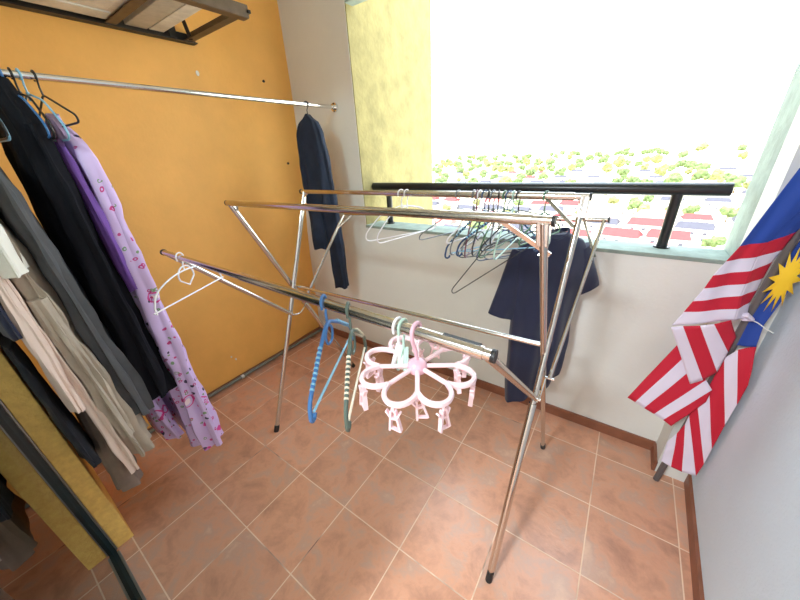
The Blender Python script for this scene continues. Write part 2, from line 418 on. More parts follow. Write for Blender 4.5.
t = thing('air_conditioner_unit', 'weathered grey outdoor air conditioner unit resting on the iron bracket frame, seen from below', 'air conditioner', (-1.9, 0.4, ZB+0.006))
mb = MB(); zb = ZB+0.012
mb.box((-2.10, 0.0, zb), (-1.66, 0.762, zb+0.52), ac_base); mb.build('casing', t, smooth=False, bevel=0.012)
mb = MB()
for (a, b, c, d) in ((-2.06, 0.05, -1.98, 0.74), (-1.78, 0.05, -1.70, 0.74), (-1.95, 0.08, -1.81, 0.36), (-1.95, 0.42, -1.81, 0.72)):
    mb.box((a, b, zb-0.006), (c, d, zb+0.002), ac_base)
mb.build('base_ribs', t, smooth=False, bevel=0.004)
t = thing('grey_support_board', 'short grey grooved board across the end of the iron bracket frame', 'board', (-1.86, 0.9, ZB+0.01))
mb = MB().box((-2.1, 0.825, ZB+0.012), (-1.67, 0.915, ZB+0.035), ac_board); mb.build('board', t, smooth=False, bevel=0.003)
tag(MB().box((-2.09, 0.920, ZB+0.012), (-1.67, 0.985, ZB+0.03), ac_base).build('sheet_strip', t, smooth=False, bevel=0.002), 'pale sheet metal strip')

# ------------------------------------------------------------------ wall mounted clothes rod
ZR, XRD = 1.782, -1.63
t = thing('clothes_rod', 'long chrome clothes rod fixed across the balcony end to the white wall', 'rod', (XRD, 0.8, ZR))
MB().tube([(XRD, -0.056, ZR), (XRD, YW, ZR)], 0.0105, chrome2, n=16).build('tube', t)
f = MB().tube([(XRD, YW-0.012, ZR), (XRD, YW+0.001, ZR)], 0.026, chrome2, n=20).tube([(XRD, YW-0.03, ZR), (XRD, YW-0.010, ZR)], 0.015, chrome2, n=16).build('wall_flange', t)
for s in (-1, 1): MB().tube([(XRD, YW-0.016, ZR+s*0.0205), (XRD, YW-0.010, ZR+s*0.0205)], 0.004, iron_dk, n=8).build('screw', f)

# ------------------------------------------------------------------ drying rack
LX, RX = -1.48, -0.125
rk = thing('clothes_drying_rack', 'folding stainless steel X frame clothes drying rack standing on the tiles', 'drying rack', (-0.8, 1.02, 0))
# foot y, top y, top z
TF, TB = (0.77, 1.345), (1.185, 1.343)    # top rails y,z
FF, FB = 0.665, 1.375
ZT_ = 1.335
def onleg(y0, y1, z1, z): return y0+(y1-y0)*z/z1
CX = (0.995, 0.83)
rails = {}
def rail(a, b, name='rail', outer=None, r=0.0105):
    p = MB().tube([a, b], r, chrome, n=16).build(name, rk)
    for e, s in ((a, -1), (b, 1)):
        d = (V(b)-V(a)).normalized()*s
        MB().tube([V(e)+d*0.0005, V(e)+d*0.008], r+0.002, rubber, n=14).build('end_cap', p)
    if outer:
        o0, o1 = outer; A = V(a).lerp(V(b), o0); B = V(a).lerp(V(b), o1)
        tag(MB().tube([A, B], r+0.0022, chrome, n=16).build('outer_tube', p), 'thicker telescoping outer tube')
    return p
rail((LX-0.01, TB[0], TB[1]-0.008), (-0.095, TB[0], TB[1]), 'top_rail', (0.42, 0.97))
rail((LX-0.03, TF[0], TF[1]-0.012), (-0.125, TF[0], TF[1]), 'top_rail', (0.0, 0.97))
fwl, fwr = V((-1.485, 0.45, 1.188)), V((-0.135, 0.445, 1.176))
p = rail(fwl, fwr, 'wing_rail', (0.42, 0.99), 0.0105)
MB().beam(fwl.lerp(fwr, 0.93)+V((0, 0.004, 0.0115)), fwl.lerp(fwr, 0.985)+V((0, 0.004, 0.0115)), 0.008, 0.003, rubber).build('grip_pad', p, smooth=False)
bwl, bwr = V((-1.475, 1.48, 1.165)), V((-0.04, 1.485, 1.218))
rail(bwl, bwr, 'wing_rail', None, 0.0095)
MB().tube([(LX, CX[0]+0.02, CX[1]), (RX-0.0, CX[0]+0.02, CX[1]+0.04)], 0.009, chrome, n=14).build('cross_bar', rk)
def leg(x, y0, y1, z1, lower, m=chrome, xt=None, r=0.0135):
    xt = x if xt is None else xt
    a = V((x, y0, 0.022)); b = V((xt, y1, z1)); pts = [a, b]
    o = MB().tube(pts, r, m, n=16, flat=0.72, up=(1, 0, 0)).build('leg', rk)
    d = (b-a).normalized()
    MB().tube([a-d*0.022*1.0, a+d*0.02], r+0.0022, rubber, n=16, flat=0.8, up=(1, 0, 0)).build('foot_cap', o)
    if lower:
        tag(MB().tube([a.lerp(b, 0.02), a.lerp(b, lower)], r+0.0035, m, n=16, flat=0.8, up=(1, 0, 0)).build('lower_sleeve', o), 'thicker polished lower tube')
    for tt in (0.93, 0.96, 0.985):
        q = a.lerp(b, tt)
        MB().tube([q+V((-0.013, 0, 0)), q+V((0.0125, 0, 0))], 0.003, chrome2, n=8).build('rivet', o)
    return o
leg(LX+0.012, FF, TB[0], TB[1]-0.01, 0, xt=LX+0.012)
leg(LX-0.012, FB, TF[0], TF[1]-0.014, 0, xt=LX-0.012)
leg(RX-0.008, FF, TB[0], TB[1]-0.002, 0.5, xt=-0.108)
leg(-0.095, FB, TF[0], TF[1]-0.002, 0, xt=-0.142)
# wing arms
def arm(p0, p1, nm='wing_arm'):
    o = MB().tube([p0, p1], 0.0105, chrome, n=14, flat=0.7, up=(1, 0, 0)).build(nm, rk)
    MB().tube([V(p0)+V((-0.016, 0, 0)), V(p0)+V((0.016, 0, 0))], 0.005, chrome2, n=10).build('rivet', o)
arm((LX+0.03, 0.93, 0.69), (LX+0.0, 0.452, 1.186)); arm((RX+0.01, 0.93, 0.70), (RX-0.02, 0.447, 1.174))
arm((LX-0.03, 1.06, 0.69), (LX+0.0, 1.478, 1.163)); arm((RX+0.03, 1.04, 0.72), (-0.052, 1.483, 1.214))
# folding strap wires between arm and leg
for x in (LX+0.02, RX+0.015):
    a = V((x, 0.93, 0.69)); b = V((x, 1.05, 0.72))
    pts = [a.lerp(b, i/8)+V((0, 0, -0.035*math.sin(PI*i/8))) for i in range(9)]
    MB().tube(pts, 0.0035, chrome2, n=6).build('link', rk)
# braces
for (x, s, ty, tz, fy) in ((LX, 1, TB[0], TB[1], FF), (LX, 1, TF[0], TF[1], FB), (RX, -1, TB[0], TB[1], FF), (RX, -1, TF[0], TF[1], FB)):
    d = V((0, fy-ty, -tz)).normalized()
    foot = V((x, ty, tz))+d*0.10; top = V((x+s*0.115, ty, tz-0.008))
    if s < 0 and fy == FF: foot.x += 0.01; top.x += 0.02
    if s > 0: top = V((x+s*0.05, ty, tz-0.008)); foot = V((x, ty, tz))+d*0.05
    MB().beam(foot, top, 0.011, 0.005, chrome, up=(0, 1, 0)).build('brace', rk, smooth=False)
for x, s, w in ((LX+0.0, 1, bwl), (-0.052, -1, bwr)):
    MB().beam((x, 1.41, 1.085), (x+s*0.07, 1.48, w.z-0.004), 0.009, 0.005, chrome, up=(0, 1, 0)).build('brace', rk, smooth=False)
# corner plates
for (x, ty, tz, fy) in ((-0.142, TF[0], TF[1], FB), (-0.105, TB[0], TB[1], FF)):
    d = V((0, fy-ty, -tz)).normalized()
    MB().beam(V((x, ty, tz)), V((x, ty, tz))+d*0.07, 0.029, 0.024, chrome, up=(0, 1, 0)).build('corner_plate', rk, smooth=False, bevel=0.003)

# ------------------------------------------------------------------ hangers
def arc(c, r, a0, a1, n=10):
    return [(c[0]+r*math.cos(math.radians(a0+(a1-a0)*i/n)), c[1]+r*math.sin(math.radians(a0+(a1-a0)*i/n))) for i in range(n+1)]
def smooth_poly(pts, r=0.015, n=4, closed=True):
    out = []; N_ = len(pts)
    for i in range(N_):
        p = V(pts[i]+(0,)) if len(pts[i]) == 2 else V(pts[i])
        if not closed and i in (0, N_-1): out.append((p.x, p.y)); continue
        a = V((*pts[i-1], 0)); b = V((*pts[(i+1) % N_], 0))
        ra = min(r, (a-p).length*0.45); rb = min(r, (b-p).length*0.45)
        A = p+(a-p).normalized()*ra; B = p+(b-p).normalized()*rb
        for k in range(n+1):
            t = k/n; q = A.lerp(p, t).lerp(p.lerp(B, t), t); out.append((q.x, q.y))
    return out
HOOK = lambda r=0.019: [( -r*0.95, -0.012)]+arc((0, 0), r, 185, -60, 12)+[(0.0, -r-0.014), (0, -0.052)]
def to3(pts): return [(p[0], 0, p[1]) for p in pts]
# local frame: origin = point of the hook that rests on the bar (top of bar); hanger in local xz
def hanger(name, label, loc, rz, kind='plastic', m=whitep, mh=None, w=0.20, r=0.0035, tilt=0.0, group=None, cat='hanger', roll=0.0, bar_r=0.0125, mbar=None, notch=False):
    t = thing(name, label, cat, (0, 0, 0), group)
    mh = mh or m
    hr = bar_r+r+0.0015
    zc = -(hr-r) if False else 0.0
    hk = [(x, z) for x, z in HOOK(hr)]
    MB().tube(to3(hk), r*0.9, mh, n=8).build('hook', t)
    if kind == 'wire':
        body = smooth_poly([(0, -0.05), (w, -0.125), (w*1.02, -0.145), (-w*1.02, -0.145), (-w, -0.125)], 0.02)
        MB().tube(to3(body), r, m, n=8, closed=True).build('frame', t)
    elif kind == 'plastic':
        body = smooth_poly([(0, -0.05), (w*0.55, -0.075), (w, -0.15), (w*0.98, -0.185), (-w*0.98, -0.185), (-w, -0.15), (-w*0.55, -0.075)], 0.03)
        fr = MB().tube(to3(body), r, m, n=8, closed=True).build('frame', t)
        MB().tube([(0, 0, -0.045), (0, 0, -0.07)], r*1.5, mh, n=8).build('collar', fr)
    elif kind == 'twist':       # ridged plastic hanger with pale bar
        up = smooth_poly([(-w, -0.20), (-w*0.96, -0.165), (-w*0.45, -0.10), (0, -0.052), (w*0.45, -0.10), (w*0.96, -0.165), (w, -0.20)], 0.03, closed=False)
        fr = MB().tube(to3(up), r*1.35, m, n=8).build('frame', t)
        for s in (-1, 1):
            mb = MB()
            mb.tube(to3([(s*(w+0.0), -0.197)]+[(s*(w-0.011+0.011*math.cos(a)), -0.203-0.011*math.sin(a)) for a in (0.3, 0.9, 1.6, 2.3, 3.0)]), r*1.35, m, n=8)
            mb.build('end_hook', fr)
        for s in (-1, 1):
            mb = MB()
            for k in range(9):
                u = 0.38+k*0.055; x = s*w*u; z = lerp(-0.092, -0.158, (u-0.4)/0.5)
                mb.tube([(x-s*0.002, 0, z+0.0009), (x+s*0.002, 0, z-0.0009)], r*1.6, mbar or m, n=8)
            mb.build('grip_ridges', fr)
        tag(MB().tube(to3([(-w+0.02, -0.198), (w-0.02, -0.198)]), r*0.9, mbar or m, n=8).build('bottom_bar', t), 'pale bottom bar')
        loop = smooth_poly([(0.0, -0.06), (0.028, -0.085), (0.018, -0.115), (-0.018, -0.115), (-0.028, -0.085)], 0.015)
        MB().tube(to3(loop), r*0.9, m, n=8, closed=True).build('centre_loop', fr)
    elif kind == 'loop':        # thin white hanger with a rounded heart loop below the hook
        up = smooth_poly([(-w, -0.135), (-w*0.86, -0.085), (-w*0.3, -0.052), (w*0.3, -0.052), (w*0.86, -0.085), (w, -0.135)], 0.05, closed=False)
        fr = MB().tube(to3(up), r, m, n=8).tube(to3([(-w-0.01, -0.150), (w+0.01, -0.150)]), r, m, n=8).tube(to3([(-w, -0.135), (-w, -0.158)]), r, m, n=8).tube(to3([(w, -0.135), (w, -0.158)]), r, m, n=8).build('frame', t)
        lp = arc((0, -0.072), 0.036, 200, -20, 12)
        MB().tube(to3(lp+[(0.0, -0.112)]), r, m, n=8, closed=True).build('centre_loop', t)
    elif kind == 'clip':
        MB().tube(to3([(0, -0.05), (0.0, -0.06)]), r, m, n=8).build('stem', t)
    # place: hook arc centre at bar centre
    t.location = V(loc)
    t.rotation_euler = (tilt, roll, rz)
    return t
RAILR = 0.0128
# front-left white hanger
H = PI/2
hanger('clothes_hanger', 'thin white hanger with a round centre loop at the far left of the front rail', (-1.345, 0.45, 1.1875), H*1.28, 'loop', whitep, w=0.17, r=0.003)
hanger('clothes_hanger', 'blue ridged plastic hanger with a pale green bottom bar on the front rail', (-0.556, 0.448, 1.180), H*1.31, 'twist', bluep, w=0.178, r=0.0038, mbar=cyanp)
hanger('clothes_hanger', 'grey green ridged plastic hanger beside the blue one on the front rail', (-0.474, 0.448, 1.179), H*1.37, 'twist', olive, w=0.158, r=0.0036, mbar=creamp)
hanger('clothes_hanger', 'white hanger at the far left of the back top rail', (-0.820, TB[0], TB[1]-0.004), H*0.72, 'plastic', whitep, w=0.19, r=0.0024)
hanger('clothes_hanger', 'thin white hanger second from the left on the back top rail', (-0.790, TB[0], TB[1]-0.004), H*0.86, 'plastic', whitep, w=0.185, r=0.0024)
hanger('clothes_hanger', 'thin grey wire hanger by itself just left of the hanger cluster', (-0.545, TB[0], TB[1]-0.003), H*0.78, 'wire', greyw, w=0.20, r=0.0022)
specs = [('plastic', greyw, -0.480, 0.95, 'light grey hanger at the left edge of the crowded hanger cluster'),
         ('plastic', maroon, -0.468, 1.12, 'maroon plastic hanger in the hanger cluster on the back top rail'),
         ('wire', whitep, -0.456, 0.84, 'white wire hanger near the left of the hanger cluster'),
         ('twist', blue2, -0.436, 0.70, 'dark blue ridged plastic hanger in the hanger cluster'),
         ('plastic', blackw, -0.420, 1.05, 'black plastic hanger left of the middle of the hanger cluster'),
         ('plastic', greyw, -0.404, 0.80, 'grey plastic hanger in the middle of the hanger cluster'),
         ('wire', blackw, -0.384, 1.15, 'black wire hanger turned outward in the hanger cluster'),
         ('plastic', greenp, -0.362, 0.92, 'dark green plastic hanger in the hanger cluster'),
         ('twist', blue2, -0.345, 0.62, 'dark blue ridged hanger lying flattest in the hanger cluster'),
         ('plastic', mintp, -0.330, 1.02, 'pale green plastic hanger right of the middle of the cluster'),
         ('wire', blackw, -0.312, 0.78, 'black wire hanger at the right edge of the hanger cluster')]
for k, m, x, f, lb in specs:
    hanger('clothes_hanger', lb, (x, TB[0], TB[1]-0.002), H*f, k, m, w=0.19+R_.uniform(-.01, .01), r=0.0026, roll=R_.uniform(-0.12, 0.12), group=None, mbar=cyanp)
hanger('clothes_hanger', 'green hanger hooked alone on the right end of the back top rail', (-0.222, TB[0], TB[1]-0.001), H*0.8, 'wire', greenp, w=0.13, r=0.0028)
for i, (x, f, m, lb) in enumerate([(-0.50, 0.9, blackw, 'black hanger on the rear wing rail, leftmost behind the cluster'), (-0.42, 1.1, blue2, 'dark blue hanger on the rear wing rail behind the cluster'),
                      (-0.36, 0.75, greyw, 'grey hanger on the rear wing rail behind the cluster')]):
    t_ = (x-bwl.x)/(bwr.x-bwl.x); p = bwl.lerp(bwr, t_)
    hanger('clothes_hanger', lb, (x, p.y, p.z), H*f*0.55, 'plastic', m, w=0.17, r=0.0026)
# black wire hanger hanging askew, its long side pointing down
hanger('clothes_hanger', 'black wire hanger dangling steeply down below the hanger cluster', (-0.44, 1.165, 1.19), 0.36, 'wire', blackw, w=0.23, r=0.0022, roll=-0.65)

# two clip hangers on front rail
def clip_hanger(x, m, lb):
    t = thing('clip_hook', lb, 'hook', (x, 0.448, 1.178))
    hk = [(a, b) for a, b in HOOK(0.016)]
    MB().tube([(0, p[0], p[1]) for p in hk], 0.003, m, n=8).build('hook', t).location = (0, 0, 0)
    o = MB().beam((-0.004, 0.004, -0.05), (-0.012, -0.012, -0.105), 0.010, 0.005, m).beam((0.004, 0.004, -0.05), (0.010, -0.012, -0.10), 0.010, 0.005, m).build('clip', t, smooth=False)
    o.location = (0, 0, 0)
clip_hanger(-0.335, whitep, 'small white clip hook beside the pink octopus hanger')
clip_hanger(-0.322, mintp, 'small grey green clip hook beside the pink octopus hanger')

# ------------------------------------------------------------------ pink octopus clip hanger
ctr = V((-0.290, 0.448, 1.092))
oc = thing('octopus_clip_hanger', 'pale pink plastic flower shaped clip hanger hung from the front rail', 'clip hanger', ctr)
pk = lambda mb, nm, par=oc: mb.build(nm, par)
hubm = MB()
rings = []
for (rr, z) in ((0.0, -0.010), (0.020, -0.010), (0.022, 0.0), (0.018, 0.010), (0.010, 0.016), (0.0, 0.018)):
    rings.append([(ctr.x+max(rr, 0.0005)*math.cos(2*PI*k/20), ctr.y+max(rr, .0005)*math.sin(2*PI*k/20), ctr.z+z) for k in range(20)])
MB().loft(rings, pinkp2).build('hub', oc)
hp = [V((ctr.x, ctr.y, ctr.z+0.014)), V((ctr.x-0.004, ctr.y, ctr.z+0.045)), V((ctr.x+0.004, ctr.y+0.004, ctr.z+0.07))]
cz = ctr.z+0.086
hp = [V((ctr.x, ctr.y, ctr.z+0.014)), V((ctr.x, ctr.y-0.004, ctr.z+0.04)), V((ctr.x, ctr.y-0.0145, ctr.z+0.068))]+[V((ctr.x, ctr.y+0.0165*math.cos(a), cz+0.0165*math.sin(a))) for a in [PI-(PI*1.05)*i/10 for i in range(11)]]
MB().tube(hp, 0.0042, pinkp2, n=10).build('hook', oc)
NP = 8; RO = 0.12; ang0 = math.radians(32)
clipbase = None
for k in range(NP):
    a = ang0+2*PI*k/NP; d = V((math.cos(a), math.sin(a), 0)); n_ = V((-d.y, d.x, 0))
    MB().tube([ctr+d*0.015, ctr+d*0.083], 0.0048, pinkp, n=8).build('spoke', oc)
    # petal between this spoke and the next: outer arc
    b = a+PI/NP; bd = V((math.cos(b), math.sin(b), 0)); bn = V((-bd.y, bd.x, 0))
    pts = []
    p0 = ctr+d*0.081; a2 = a+2*PI/NP; d2 = V((math.cos(a2), math.sin(a2), 0)); p1 = ctr+d2*0.081
    hw = (p1-p0).length/2; cm = (p0+p1)/2
    for i in range(15):
        th = PI*i/14
        pts.append(cm - bn*hw*1.0*math.cos(th) + bd*(RO-cm.xy.length if False else 0.045)*math.sin(th)**0.8)
    MB().tube(pts, 0.0052, pinkp, n=8, flat=1.3, up=(0, 0, 1)).build('petal_ring', oc)
def peg_mesh():
    mb = MB()
    mb.tube([(0, 0, 0.006), (0, 0, -0.012)], 0.0028, pinkp, n=6)
    for s in (-1, 1):
        mb.beam((s*0.004, 0, -0.010), (s*0.011, 0, -0.058), 0.009, 0.004, pinkp, up=(1, 0, 0))
        mb.beam((s*0.004, 0, -0.030), (s*0.014, 0, -0.012), 0.008, 0.0035, pinkp, up=(1, 0, 0))
    mb.beam((-0.006, 0, -0.028), (0.006, 0, -0.028), 0.006, 0.006, pinkp)
    mb.beam((-0.009, 0, -0.052), (0.009, 0, -0.058), 0.007, 0.003, pinkp)
    return mb
peg0 = None
for k in range(12):
    a = (ang0+PI/NP+2*PI*k/NP) if k < 8 else (ang0+2*PI*(k-8)*2/NP)
    rr = 0.119 if k < 8 else 0.084
    pos = V((rr*math.cos(a), rr*math.sin(a), -0.005))
    if peg0 is None:
        peg0 = peg_mesh().build('clothes_peg', oc); p = peg0
    else:
        p = peg0.copy(); COL.objects.link(p); p.parent = oc
    p.location = pos; p.rotation_euler = (R_.uniform(-.12, .12), R_.uniform(-.15, .15), a+PI/2+R_.uniform(-.5, .5))

# ------------------------------------------------------------------ cloth lofts
def cloth_tube(mb, m, axis_fn, hw_tab, th_tab, z0, z1, rot, folds=9, amp=0.006, seed=0, nz=34, nt=72, hem=0.006, shoulder=None, fold_grow=1.0):
    """closed, slightly flattened, folded tube of cloth between z0 (top) and z1; rot: angle of its wide axis"""
    rings = []; c, s_ = math.cos(rot), math.sin(rot)
    for i in range(nz+1):
        q = i/nz; z = lerp(z0, z1, q); ax = axis_fn(q)
        hw = interp(hw_tab, 1-q); th = interp(th_tab, 1-q); ring = []
        g = amp*(0.25+fold_grow*q)
        for j in range(nt):
            a = 2*PI*j/nt
            ca, sa = math.cos(a), math.sin(a)
            u = hw*math.copysign(abs(ca)**0.8, ca); v = th*math.copysign(abs(sa)**0.8, sa)
            ph = noise.noise(V((ca*1.3+seed*3.1, sa*1.3, q*0.9)))*2.5
            w = math.sin(folds*a+ph*2.2+seed)*g + noise.noise(V((u*14, v*14+seed, z*7)))*amp*0.9
            w += noise.noise(V((ca*3.5+seed*1.7, sa*2.5+z*3, z*11+u*8)))*amp*0.75*min(1, q*5)
            rr = V((u, v)); ln = max(rr.length, 1e-4); nrm = V((ca*th, sa*hw)).normalized() if hw and th else V((1, 0))
            u += nrm.x*w; v += nrm.y*w
            zz = z + (math.sin(3*a+seed)*hem*(q**6)) 
            if shoulder: zz += -shoulder*(abs(u)/max(hw, 1e-3))**2*(max(0, 1-q*7))
            ring.append((ax[0]+u*c-v*s_, ax[1]+u*s_+v*c, zz))
        rings.append(ring)
    mb.loft(rings, m)
    return mb
def garment(name, label, cat, m, x, y, ztop, zbot, hw, th, rot=0.0, folds=8, amp=0.006, seed=1, drift=(0, 0), shoulder=0.05, sleeves=(), extra=None, group=None, hook=True, hook_m=None, bar=(XRD, None, ZR)):
    """one garment hanging on the rod; origin on the rod"""
    t = thing(name, label, cat, (x, y, ztop), group)
    ax = lambda q: (x+drift[0]*q, y+drift[1]*q)
    cloth_tube(MB(), m, ax, hw, th, ztop, zbot, rot, folds, amp, seed, shoulder=shoulder).build('body', t)
    for (sx, zt, zb, shw, sth, dr, mm) in sleeves:
        c, s_ = math.cos(rot), math.sin(rot)
        bx, by = x+sx*c, y+sx*s_
        cloth_tube(MB(), mm or m, lambda q: (bx+dr[0]*q, by+dr[1]*q), shw, sth, zt, zb, rot, 4, amp*0.8, seed+2.2, nt=36, nz=24, shoulder=0).build('sleeve', t)
    return t
def garment_hanger(label, x, y, m, rot, w=0.19, z=ZR, r=0.003, kind='plastic', group=None, roll=0):
    return hanger('clothes_hanger', label, (x, y, z), rot, kind, m, w=w, r=r, bar_r=0.0105, group=group, roll=roll)

# lilac floral dress
fd = garment('floral_dress', 'long lilac dress with magenta floral print, outermost garment on the rod', 'dress', floral_m, XRD, 0.335, 1.68, 0.25,
        [(1.0, 0.04), (0.95, 0.16), (0.9, 0.185), (0.6, 0.175), (0.3, 0.185), (0.0, 0.205)], [(1.0, 0.018), (0.9, 0.03), (0.5, 0.040), (0.0, 0.055)], 0.06, 9, 0.014, 1.0, (0.02, -0.005), 0.05)
tag(cloth_tube(MB(), purple, lambda q: (XRD+0.10+0.02*q, 0.292+0.02*q), [(1.0, 0.06), (0.5, 0.075), (0.0, 0.05)], [(1.0, 0.012), (0.0, 0.012)], 1.60, 1.08, 0.06, 5, 0.006, 21, nt=40, shoulder=0.03).build('sleeve', fd), 'deep purple panel on the inner side')  # added panel that makes the dress's upper inner side a darker purple
garment('black_trousers', 'long black trousers draped down from the rod next to the lilac floral dress', 'trousers', blackc, XRD, 0.245, 1.768, 0.62,
        [(1.0, 0.03), (0.96, 0.08), (0.88, 0.185), (0.5, 0.19), (0.0, 0.20)], [(1.0, 0.03), (0.9, 0.04), (0.5, 0.05), (0.0, 0.06)], 0.0, 9, 0.012, 2.0, (0.0, 0.0), 0.0)
garment('pink_floral_dress', 'pink floral dress mostly hidden behind the black trousers, left of the lilac dress', 'dress', floral_m, XRD-0.05, 0.205, 0.80, 0.34,
        [(1.0, 0.12), (0.5, 0.15), (0.0, 0.185)], [(1.0, 0.012), (0.5, 0.02), (0.0, 0.035)], 0.0, 8, 0.008, 14.0, (0.0, 0.03), 0.0)
garment('charcoal_tunic', 'sheer charcoal grey tunic hanging between the black trousers and the taupe dress', 'tunic', greyc, XRD, 0.128, 1.60, 0.60,
        [(1.0, 0.05), (0.93, 0.185), (0.5, 0.19), (0.0, 0.205)], [(1.0, 0.018), (0.9, 0.024), (0.5, 0.036), (0.0, 0.045)], 0.0, 10, 0.011, 3.0, (0.0, 0.035), 0.05)
garment('taupe_dress', 'long taupe dress with ruffled hem, right of the pinkish beige one', 'dress', taupe, XRD+0.01, 0.066, 1.60, 0.44,
        [(1.0, 0.05), (0.93, 0.18), (0.5, 0.19), (0.0, 0.205)], [(1.0, 0.016), (0.9, 0.022), (0.5, 0.04), (0.0, 0.055)], 0.0, 11, 0.014, 4.0, (0.0, 0.03), 0.05,
        sleeves=[(0.185, 1.15, 0.56, [(1, 0.02), (0.5, 0.03), (0, 0.035)], [(1, 0.02), (0, 0.024)], (0.01, 0.03), None)])
garment('white_blouse', 'short white blouse hanging at the left among the beige clothes', 'blouse', whitec, XRD+0.04, 0.056, 1.60, 1.24,
        [(1.0, 0.05), (0.9, 0.19), (0.0, 0.20)], [(1.0, 0.014), (0.8, 0.022), (0.0, 0.03)], 0.0, 8, 0.009, 5.0, (0.01, 0.0), 0.04)
garment('beige_dress', 'long pinkish beige dress with smooth sleeve, left of the taupe one', 'dress', beige, XRD+0.03, 0.018, 1.55, 0.40,
        [(1.0, 0.05), (0.9, 0.17), (0.5, 0.18), (0.0, 0.19)], [(1.0, 0.010), (0.9, 0.014), (0.5, 0.02), (0.0, 0.025)], 0.0, 6, 0.008, 6.0, (0.01, 0.035), 0.04,
        sleeves=[(0.19, 1.40, 0.76, [(1, 0.02), (0.5, 0.022), (0, 0.03)], [(1, 0.012), (0, 0.016)], (0.01, -0.005), None)])
garment('navy_shirt', 'short navy shirt at the far left, nearest the orange wall end', 'shirt', navy, XRD+0.04, -0.012, 1.45, 1.06,
        [(1.0, 0.05), (0.85, 0.19), (0.0, 0.205)], [(1.0, 0.008), (0.8, 0.014), (0.0, 0.024)], 0.0, 5, 0.005, 7.0, (0.0, 0.004), 0.04)
garment('black_jeans', 'black denim trousers hanging at the far left behind the orange wall end', 'trousers', jeans, XRD+0.055, -0.038, 1.04, 0.52,
        [(1.0, 0.17), (0.5, 0.18), (0.0, 0.185)], [(1.0, 0.012), (0.5, 0.017), (0.0, 0.02)], 0.0, 5, 0.005, 8.0, (0.0, 0.010), 0.0)
garment('sheer_skirt', 'sheer brownish skirt hanging lowest behind the beige dress at the far left', 'skirt', sheer, XRD+0.0, 0.03, 0.95, 0.30,
        [(1.0, 0.15), (0.5, 0.17), (0.0, 0.20)], [(1.0, 0.012), (0.5, 0.022), (0.0, 0.05)], 0.0, 7, 0.006, 9.0, (0.0, -0.005), 0.0)
# hangers carrying them
garment_hanger('black wire hanger holding the lilac floral dress', XRD, 0.335, blackw, 0.06, w=0.2, kind='wire')
garment_hanger('blue plastic hanger on the rod at the black trousers', XRD, 0.262, bluep, 0.05, w=0.19)
for i, (y, m, lb) in enumerate([(0.302, cyanp, 'light blue plastic hanger on the rod at the top of the black trousers'), (0.285, blackw, 'black plastic hanger on the rod left of the light blue one'),
        (0.185, cyanp, 'empty light blue hanger in the bunch left of the black trousers'), (0.172, blackw, 'empty black hanger in front of the bunch left of the black trousers'),
        (0.158, blackw, 'empty black hanger second in the bunch left of the black trousers'), (0.130, bluep, 'empty blue hanger at the back of the bunch left of the black trousers'),
        (0.100, blackw, 'black hanger holding the taupe dress'), (0.06, blackw, 'black hanger holding the white blouse')]):
    garment_hanger(lb, XRD, y, m, R_.uniform(-0.08, 0.08), w=0.20+R_.uniform(0, .015), kind='plastic', roll=R_.uniform(-.05, .05))

# dark garment near the right end of the rod
gx, gy = XRD, 1.435
t = thing('hanging_trousers', 'dark navy trousers on a black hanger near the wall end of the chrome rod', 'trousers', (gx, gy, 1.73))
rot = 0.35
cloth_tube(MB(), navy2, lambda q: (gx+0.0*q, gy), [(1.0, 0.02), (0.93, 0.065), (0.8, 0.085), (0.5, 0.098), (0.0, 0.095)], [(1.0, 0.02), (0.8, 0.04), (0.0, 0.045)], 1.735, 1.18, rot, 7, 0.007, 11, shoulder=0.02).build('waist', t)
cloth_tube(MB(), navy2, lambda q: (gx-0.045+0.01*q, gy-0.015-0.01*q), [(1.0, 0.055), (0.0, 0.05)], [(1.0, 0.035), (0.0, 0.035)], 1.25, 0.93, rot, 5, 0.005, 12, nt=40, shoulder=0).build('trouser_leg', t)
cloth_tube(MB(), navy2, lambda q: (gx+0.045-0.02*q, gy+0.025+0.03*q), [(1.0, 0.055), (0.5, 0.055), (0.0, 0.048)], [(1.0, 0.035), (0.0, 0.035)], 1.30, 0.62, rot, 5, 0.005, 13, nt=40, shoulder=0).build('trouser_leg', t)
hanger('clothes_hanger', 'black hanger holding the dark navy trousers near the wall', (gx, gy, ZR), rot, 'plastic', blackw, w=0.06, r=0.003, bar_r=0.0105)

# ------------------------------------------------------------------ navy T-shirt on the rear wing rail
hx = -0.215; tt = (hx-bwl.x)/(bwr.x-bwl.x); hb = bwl.lerp(bwr, tt)
ra = math.radians(36)
U = V((math.cos(ra), math.sin(ra), 0)); W = V((-U.y, U.x, 0))
ts = thing('t_shirt', 'navy short sleeved T-shirt hung on the rear right of the drying rack', 'T-shirt', (hb.x, hb.y, 1.15))
def tpt(u, w, z):
    u = u*0.87-0.012; return V((hb.x, hb.y, 0))+U*u+W*w+V((0, 0, z))
rings = []
prof = [(1.150, 0.075, 0.030), (1.138, 0.11, 0.036), (1.115, 0.150, 0.040), (1.08, 0.180, 0.044), (1.03, 0.188, 0.046), (0.95, 0.182, 0.046), (0.85, 0.176, 0.045), (0.7, 0.172, 0.046), (0.55, 0.168, 0.048), (0.42, 0.163, 0.050), (0.30, 0.152, 0.050)]
prof2 = []
for a, b in zip(prof, prof[1:]):
    for k in range(4): q = k/4; prof2.append(tuple(lerp(a[i], b[i], q) for i in range(3)))
prof2.append(prof[-1])
